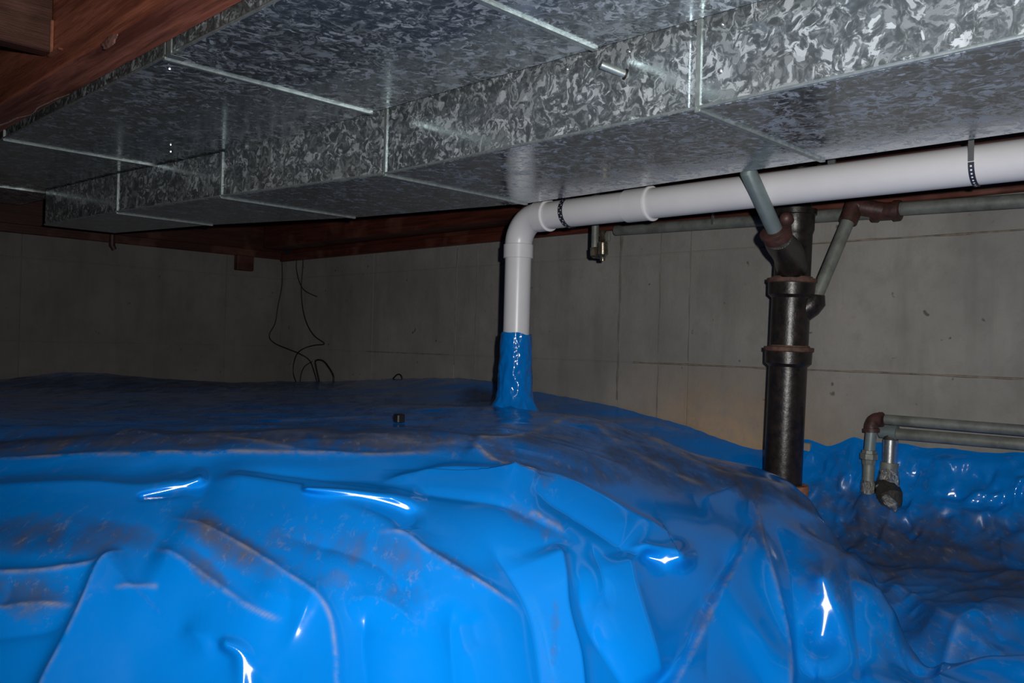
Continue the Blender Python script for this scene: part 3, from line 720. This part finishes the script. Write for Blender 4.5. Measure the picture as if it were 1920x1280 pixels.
# right low ground
fold([(1655, 1098), (1730, 1140), (1800, 1180), (1880, 1240), (1960, 1300)], .016, 14, 50, (.1, 0), 2.5, .3)
fold([(1800, 1080), (1850, 1160), (1890, 1240)], -.010, 24, 24, (.3, .2))
fold([(1690, 1000), (1760, 1040), (1850, 1060), (1940, 1120)], .010, 26, 26, (.3, 0))
fold([(1740, 945), (1800, 962), (1850, 975)], .008, 8, 14, (.3, .3), 2)
fold([(1780, 905), (1830, 925), (1880, 930), (1930, 900)], .007, 10, 14, (.3, .0), 2)
fold([(1500, 900), (1560, 930), (1610, 960)], .012, 14, 22, (.3, .3), 2)
fold([(1860, 1140), (1800, 1190), (1770, 1300)], .010, 20, 20, (.2, 0))
# plateau: wide, flat ripples and the lapped seam
fold([(880, 834), (905, 855), (950, 885), (1010, 903)], .005, 10, 20, (.1, .1), 2, .9)
fold([(880, 834), (950, 828), (1010, 812), (1060, 790), (1085, 782)], .005, 8, 14, (.1, .2), 2, .8)
fold([(1085, 782), (1130, 812), (1180, 850), (1260, 890), (1330, 915)], .005, 9, 14, (.1, .2), 2, .6)
fold([(1180, 800), (1260, 850), (1330, 880), (1440, 905), (1500, 930)], .008, 9, 14, (.2, .1), 3, .75)
fold([(-60, 868), (150, 860), (300, 857), (500, 856), (700, 858), (870, 848)], .004, 5, 16, (0, .2), 3, .75)
fold([(650, 820), (800, 838), (880, 834)], .003, 8, 8, (.3, .2), 2, .4)
fold([(1060, 1000), (1012, 970), (985, 962)], .005, 10, 20, (.2, .2), 2, .5)

# many lesser creases: down the slope on the near face, across the view on top, every way on the wall
rc = np.random.RandomState(5)
for k in range(18):
    x0 = rc.uniform(-20, 1640); y0 = rc.uniform(930, 1200) if x0 < 1300 else rc.uniform(980, 1200)
    L = rc.uniform(70, 190); a_ = rc.normal(math.pi/2 if x0 > 500 else 1.0, .4)
    fold([(x0, y0), (x0+L*.5*math.cos(a_)+rc.uniform(-12, 12), y0+L*.5*math.sin(a_)), (x0+L*math.cos(a_), y0+L*math.sin(a_))], rc.choice([-1, 1])*rc.uniform(.002, .0055), rc.uniform(8, 30), rc.uniform(8, 30), (.35, .35), 2.5)
for k in range(16):
    x0 = rc.uniform(-20, 1250); y0 = rc.uniform(745, 845); L = rc.uniform(120, 320); a_ = rc.normal(.05, .08)
    fold([(x0, y0), (x0+L*.5, y0+L*.5*a_+rc.uniform(-5, 5)), (x0+L, y0+L*a_)], rc.uniform(.002, .006), rc.uniform(4, 9), rc.uniform(4, 9), (.35, .35), 1.5, rc.choice([0, 0, .35]))
for k in range(40):
    x0 = rc.uniform(1530, 1940); y0 = rc.uniform(850, 985); L = rc.uniform(25, 110); a_ = rc.uniform(-.6, 2.2)
    fold([(x0, y0), (x0+L*.5*math.cos(a_)+rc.uniform(-8, 8), y0+L*.5*math.sin(a_)+rc.uniform(-6, 6)), (x0+L*math.cos(a_), y0+L*math.sin(a_))], rc.choice([-1, 1])*rc.uniform(.006, .015), rc.uniform(5, 14), rc.uniform(5, 16), (.3, .3), 1.5)

dist = np.hypot(X, Yv)
face = sm(862, 930, v_+0*X)*(dist < 2.6)
latr = (X*r0[0]+Yv*r0[1])
rr_ = RR
# loose drape on the near face: folds run down the slope
dr_n = .003*perlin(latr*5+perlin(latr*2, Z*4, 5)*.8, Z*2.5, 21)+.0015*ridged(latr*7+3, Z*4, 22)
disp = disp+face*dr_n*sm(60, 200, v_-862)
# plateau ripples run across the view
pl = (1-sm(850, 900, v_))*1.0
deep = rr_
disp = disp+pl*(.010*perlin(latr*1.4, deep*4.5, 31)+.005*ridged(latr*2.6, deep*9, 32)+.0035*perlin(latr*7, deep*16, 33))
# stiff crinkles where the sheet climbs the right wall
crk = sm(2.25, 2.5, X)*sm(1.5, 1.35, Yv) if False else sm(2.25, 2.5, X)*(1-sm(1.25, 1.4, Yv))
disp = disp+crk*(.010*ridged(Yv*9+.4*perlin(Yv*7, Z*7, 3), Z*9, 41)+.006*ridged(Yv*21, Z*19, 42))
trench = (1-sm(2.2, 2.5, X))*(X > 1.3)*sm(1560, 1660, u_)
disp = disp+trench*(.014*ridged(X*5, Yv*5, 51)+.006*ridged(X*12, Yv*12, 52))
# pin down at the walls
pin = sm(0, np.where(Yv < 1.6, .022, .06), 2.588-X)*sm(0, .06, 4.438-Yv)
nz = Nn.copy()
near_wall = (1-pin)[..., None]
Pn = Pn+nz*(disp*pin)[..., None]
# edge hem wavers a little where it meets the wall
Pn[..., 2] += (1-pin)*(.005*perlin(Yv*9, X*9, 61)+.003*perlin(Yv*30, X*30, 62))
Pn[..., 0] = np.minimum(Pn[..., 0], 2.592); Pn[..., 1] = np.minimum(Pn[..., 1], 4.442)
Pn[..., 2] = np.maximum(Pn[..., 2], .02)
# taut facets: rolled edges of the film that stand square to the flash and shine
def taut(pts, w, w0=.3, w1=.3, keep=.2, lim=.07):
    global Pn
    u2, v2 = proj(Pn.reshape(-1, 3)); u2 = u2.reshape(X.shape); v2 = v2.reshape(X.shape)
    k_ = (Pn-CP)@fw
    pts = np.array(bezier([np.array(p, float) for p in pts], 6)); mg = 3.5*w
    m0 = (u2 > pts[:, 0].min()-mg) & (u2 < pts[:, 0].max()+mg) & (v2 > pts[:, 1].min()-mg) & (v2 < pts[:, 1].max()+mg) & (k_ > .3)
    if m0.sum() < 6: return
    P_ = Pn[m0]; uu, vv = u2[m0], v2[m0]; kk = k_[m0]
    best = np.full(uu.shape, 1e9); par = np.zeros(uu.shape); n_ = len(pts)-1; dep = []
    for i, p in enumerate(pts):
        d = np.hypot(uu-p[0], vv-p[1]); dep.append(np.median(kk[np.argsort(d)[:9]]))
    for i in range(n_):
        p_, q_ = pts[i], pts[i+1]; d = q_-p_; t_ = np.clip(((uu-p_[0])*d[0]+(vv-p_[1])*d[1])/(d@d+1e-9), 0, 1)
        dd = np.hypot(uu-p_[0]-t_*d[0], vv-p_[1]-t_*d[1]); m = dd < best
        best = np.where(m, dd, best); par = np.where(m, (i+t_)/n_, par)
    tt = np.linspace(0, 1, n_+1); pf_ = np.polyfit(tt, dep, 1); mean = np.polyval(pf_, .5)
    dfit = mean+keep*(pf_[0]*(par-.5))
    mid = pts[n_//2]; c = CP+ray(*mid)*mean
    h = (CP-c)/np.linalg.norm(CP-c)+(FP-c)/np.linalg.norm(FP-c); h /= np.linalg.norm(h)
    d = (P_-CP)/kk[:, None]                       # unit-depth sight directions
    want = (c-CP)@h/(d@h)+(dfit-mean)             # depth of the facet there
    off = np.clip(want-kk, -lim, lim)
    ww = w*np.interp(par, [0, .5, 1], [w0, .8, w1] if w0 != w1 else [w0, 1, w1])
    wt = np.exp(-(best/(ww*1.7+2.5))**2.5)
    Pn[m0] = P_+d*(off*wt)[:, None]
for pts, w_, a0, a1 in (([(575, 916), (650, 924), (715, 938), (762, 952)], 11, .2, 1.3), ([(265, 930), (330, 915), (374, 900)], 7, .3, 1),
                ([(424, 1208), (450, 1222), (463, 1248), (472, 1300)], 12, .4, 1), ([(1543, 1090), (1550, 1135), (1542, 1190)], 20, .6, .9),
                ([(1215, 1044), (1245, 1050), (1272, 1044)], 13, .4, 1)):
    taut(pts, w_, a0, a1, .12 if w_ == 11 else 0.0)
# sheet bunches up round the vent riser
for q_ in (PX(1628, 922, XL), PX(1668, 945, 2.50)):
    dq = np.hypot(Pn[..., 0]-q_[0], Pn[..., 1]-q_[1]); Pn[..., 2] += np.clip(q_[2]-Pn[..., 2]+.004, 0, .07)*np.exp(-(dq/.04)**2)
dv_ = np.hypot(Pn[..., 0]-XP, Pn[..., 1]-YP)
Pn[..., 2] += .035*np.exp(-(dv_/.075)**2)*(1+.3*np.sin(np.arctan2(Pn[..., 1]-YP, Pn[..., 0]-XP)*7))

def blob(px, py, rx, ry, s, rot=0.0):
    global dirt_shade
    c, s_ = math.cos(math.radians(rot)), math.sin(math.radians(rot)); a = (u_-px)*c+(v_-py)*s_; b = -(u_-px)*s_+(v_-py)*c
    dirt_shade = np.maximum(dirt_shade, s*np.exp(-((a/rx)**2+(b/ry)**2)**1.5))
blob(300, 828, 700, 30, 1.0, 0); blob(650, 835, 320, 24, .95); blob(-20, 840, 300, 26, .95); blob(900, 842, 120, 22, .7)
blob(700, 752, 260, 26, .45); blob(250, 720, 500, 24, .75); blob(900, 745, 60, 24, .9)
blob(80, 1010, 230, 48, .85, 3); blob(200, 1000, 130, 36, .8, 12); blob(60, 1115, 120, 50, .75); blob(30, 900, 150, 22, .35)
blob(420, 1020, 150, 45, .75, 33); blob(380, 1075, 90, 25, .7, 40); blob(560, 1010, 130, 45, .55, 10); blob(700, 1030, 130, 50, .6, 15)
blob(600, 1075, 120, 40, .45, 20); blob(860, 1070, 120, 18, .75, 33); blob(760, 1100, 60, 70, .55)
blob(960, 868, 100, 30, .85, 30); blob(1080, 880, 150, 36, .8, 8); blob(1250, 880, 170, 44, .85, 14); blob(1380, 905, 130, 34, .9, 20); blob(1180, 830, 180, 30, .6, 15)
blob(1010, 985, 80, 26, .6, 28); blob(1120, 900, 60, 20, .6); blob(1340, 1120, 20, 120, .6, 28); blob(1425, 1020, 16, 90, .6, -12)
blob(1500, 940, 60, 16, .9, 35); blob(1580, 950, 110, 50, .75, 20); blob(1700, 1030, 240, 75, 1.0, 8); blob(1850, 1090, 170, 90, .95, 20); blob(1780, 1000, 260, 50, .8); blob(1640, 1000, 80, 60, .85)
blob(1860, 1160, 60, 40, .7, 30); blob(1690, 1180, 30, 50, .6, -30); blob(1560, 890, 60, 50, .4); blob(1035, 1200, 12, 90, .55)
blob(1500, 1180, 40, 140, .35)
blob(1740, 900, 280, 110, .25); blob(1800, 1210, 220, 80, .6); blob(1760, 1060, 300, 120, .85); blob(400, 825, 900, 34, 1.0); blob(500, 775, 950, 50, .52)  # wall-side blob is painted shade, trench ones dirt plus shade, plateau ones dirt
dirt_shade = np.clip(dirt_shade, 0, 1)

idx = np.arange(NA*NR).reshape(NA, NR)
A_ = idx[:-1, :-1].ravel(); B_ = idx[1:, :-1].ravel(); C_ = idx[1:, 1:].ravel(); D_ = idx[:-1, 1:].ravel()
V = Pn.reshape(-1, 3); base = np.stack([X.ravel(), Yv.ravel()], 1)
def area(a, b, c): u = base[b]-base[a]; w_ = base[c]-base[a]; return np.abs(u[:, 0]*w_[:, 1]-u[:, 1]*w_[:, 0])
keep = (area(A_, B_, C_) > 1e-8) & (area(A_, C_, D_) > 1e-8)
F4 = np.stack([A_, D_, C_, B_], 1)[keep]
me = bpy.data.meshes.new('vapour_barrier')
used = np.unique(F4); remap = -np.ones(len(V), int); remap[used] = np.arange(len(used)); F4 = remap[F4]
me.vertices.add(len(used)); me.vertices.foreach_set('co', V[used].astype(np.float32).ravel())
me.loops.add(F4.size); me.loops.foreach_set('vertex_index', F4.ravel().astype(np.int32))
me.polygons.add(len(F4)); me.polygons.foreach_set('loop_start', np.arange(0, F4.size, 4, dtype=np.int32))
me.update(calc_edges=True); me.validate(); me.shade_smooth()
for nm, arr in (('dirt_shade', dirt_shade), ('dust_line', dline)):
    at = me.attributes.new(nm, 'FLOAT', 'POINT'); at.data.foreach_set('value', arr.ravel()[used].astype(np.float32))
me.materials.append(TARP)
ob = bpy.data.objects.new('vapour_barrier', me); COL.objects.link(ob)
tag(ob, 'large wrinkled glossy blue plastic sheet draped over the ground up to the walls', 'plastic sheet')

# blue film wrapped up around the riser
bz0, bz1 = .938, .655
nb, sgb = 64, 72
vs = []; fs = []
for i in range(nb+1):
    k = i/nb; z = bz0+(bz1-bz0)*k
    flare = .0475+.007*k+.050*max(0, (k-.68)/.32)**1.7
    for j in range(sgb):
        a = 2*math.pi*j/sgb
        nn = .0055*float(ridged(np.array(a*1.8+2*k), np.array(z*14+a), 71))*(.3+1.2*k)+.0030*float(ridged(np.array(a*4), np.array(z*34), 72))
        nn += .010*max(0, k-.72)/.28*math.sin(a*6+k*4)
        rr = max(flare+nn, RP+.0012)
        zz = z+(.004*math.sin(a*2+1)+.002*math.sin(a*5) if i == 0 else 0)
        vs.append((XP+rr*math.cos(a), YP+rr*math.sin(a), zz))
for i in range(nb):
    for j in range(sgb): fs.append((i*sgb+j, i*sgb+(j+1) % sgb, (i+1)*sgb+(j+1) % sgb, (i+1)*sgb+j))
# NT attributes default to zero on this mesh, so it is clean blue
bo = mesh('pipe_boot', vs, fs, TARP, smooth=179)
tag(bo, 'glossy blue film sleeve wrapped around the foot of the white vent pipe', 'pipe sleeve')

# ---------------------------------------------------------------- small things
def cable(label, pts, r=.0032, grp=None):
    o = sweep('cable', [(p, r) for p in bezier(pts, 8)], BLK, seg=8, smooth=60)
    o2 = tag(o, label, 'cable', grp); return o2
W = lambda px, py: PX(px, py, 2.588)
WL = lambda px, py: PY(px, py, 4.436)
cable('thin black cable at the left side of the corner, bending out to the left', [WL(528, 482), WL(529, 530), WL(521, 575), WL(516, 605), WL(505, 628), WL(513, 642), PX(540, 654, 2.55), PX(560, 662, 2.55), W(580, 675), W(590, 700), W(596, 722)])
cable('thin black cable hanging at the corner and bending out to the right', [W(569, 480), W(567, 510), W(565, 540), W(568, 580), W(577, 610), W(590, 630), W(608, 644), W(590, 647), W(572, 652), W(558, 662), W(551, 680), W(550, 700), W(556, 718)])
cable('short black cable loop from the corner joint pointing right', [W(556, 484), W(556, 505), W(562, 530), W(572, 545), W(594, 556)], .0026)
cable('thick black cable arching over the blue sheet edge at the corner', [W(600, 722), W(593, 690), W(592, 676), W(605, 676), W(616, 688), W(625, 705), W(624, 722)], .0048)
cable('inner black cable arc under the thick cable at the corner', [W(562, 720), W(565, 700), W(572, 686), W(585, 678)], .0026)
cable('small black wire loop poking over the sheet between the corner and the white pipe', [W(728, 722), W(735, 712), W(745, 702), W(752, 704), W(755, 716)], .0036)
p = PX(457, 494, 2.0); p = PY(457, 494, 4.43)
tag(box('wooden_block', (p[0]-.05, 4.405, p[2]-.04), (p[0]+.05, 4.449, p[2]+.045), WDX, None, .004), 'small dark brown block on the left wall just below the sill, near the corner', 'block')
p = PY(210, 460, 4.40)
hk = sweep('hook', [((p[0], 4.40, p[2]+.06), .012), ((p[0], 4.40, p[2]), .015), ((p[0]+.012, 4.40, p[2]-.02), .012)], RIRON, seg=14)
tag(hk, 'small rounded dark bracket hanging from the sill on the left wall', 'bracket')
p = PZ(748, 792, .69); j_ = np.argmin((Pn[..., 0]-p[0])**2+(Pn[..., 1]-p[1])**2); p[2] = Pn.reshape(-1, 3)[j_, 2]+.008
bk = box('black_cap', (p[0]-.012, p[1]-.012, p[2]-.01), (p[0]+.012, p[1]+.012, p[2]+.013), BLK, None, .003)
tag(bk, 'tiny black plastic cap lying on the dusty blue sheet left of the vent pipe', 'cap')
p = PX(1545, 828, 2.57)
pl_ = PX(1511, 838, 2.575)
tag(box('foam_scrap', (2.565, pl_[1]-.016, pl_[2]-.03), (2.598, pl_[1]+.03, pl_[2]+.014), CON, None, .004), 'small pale block against the wall just right of the cast-iron stack, above the sheet', 'block')
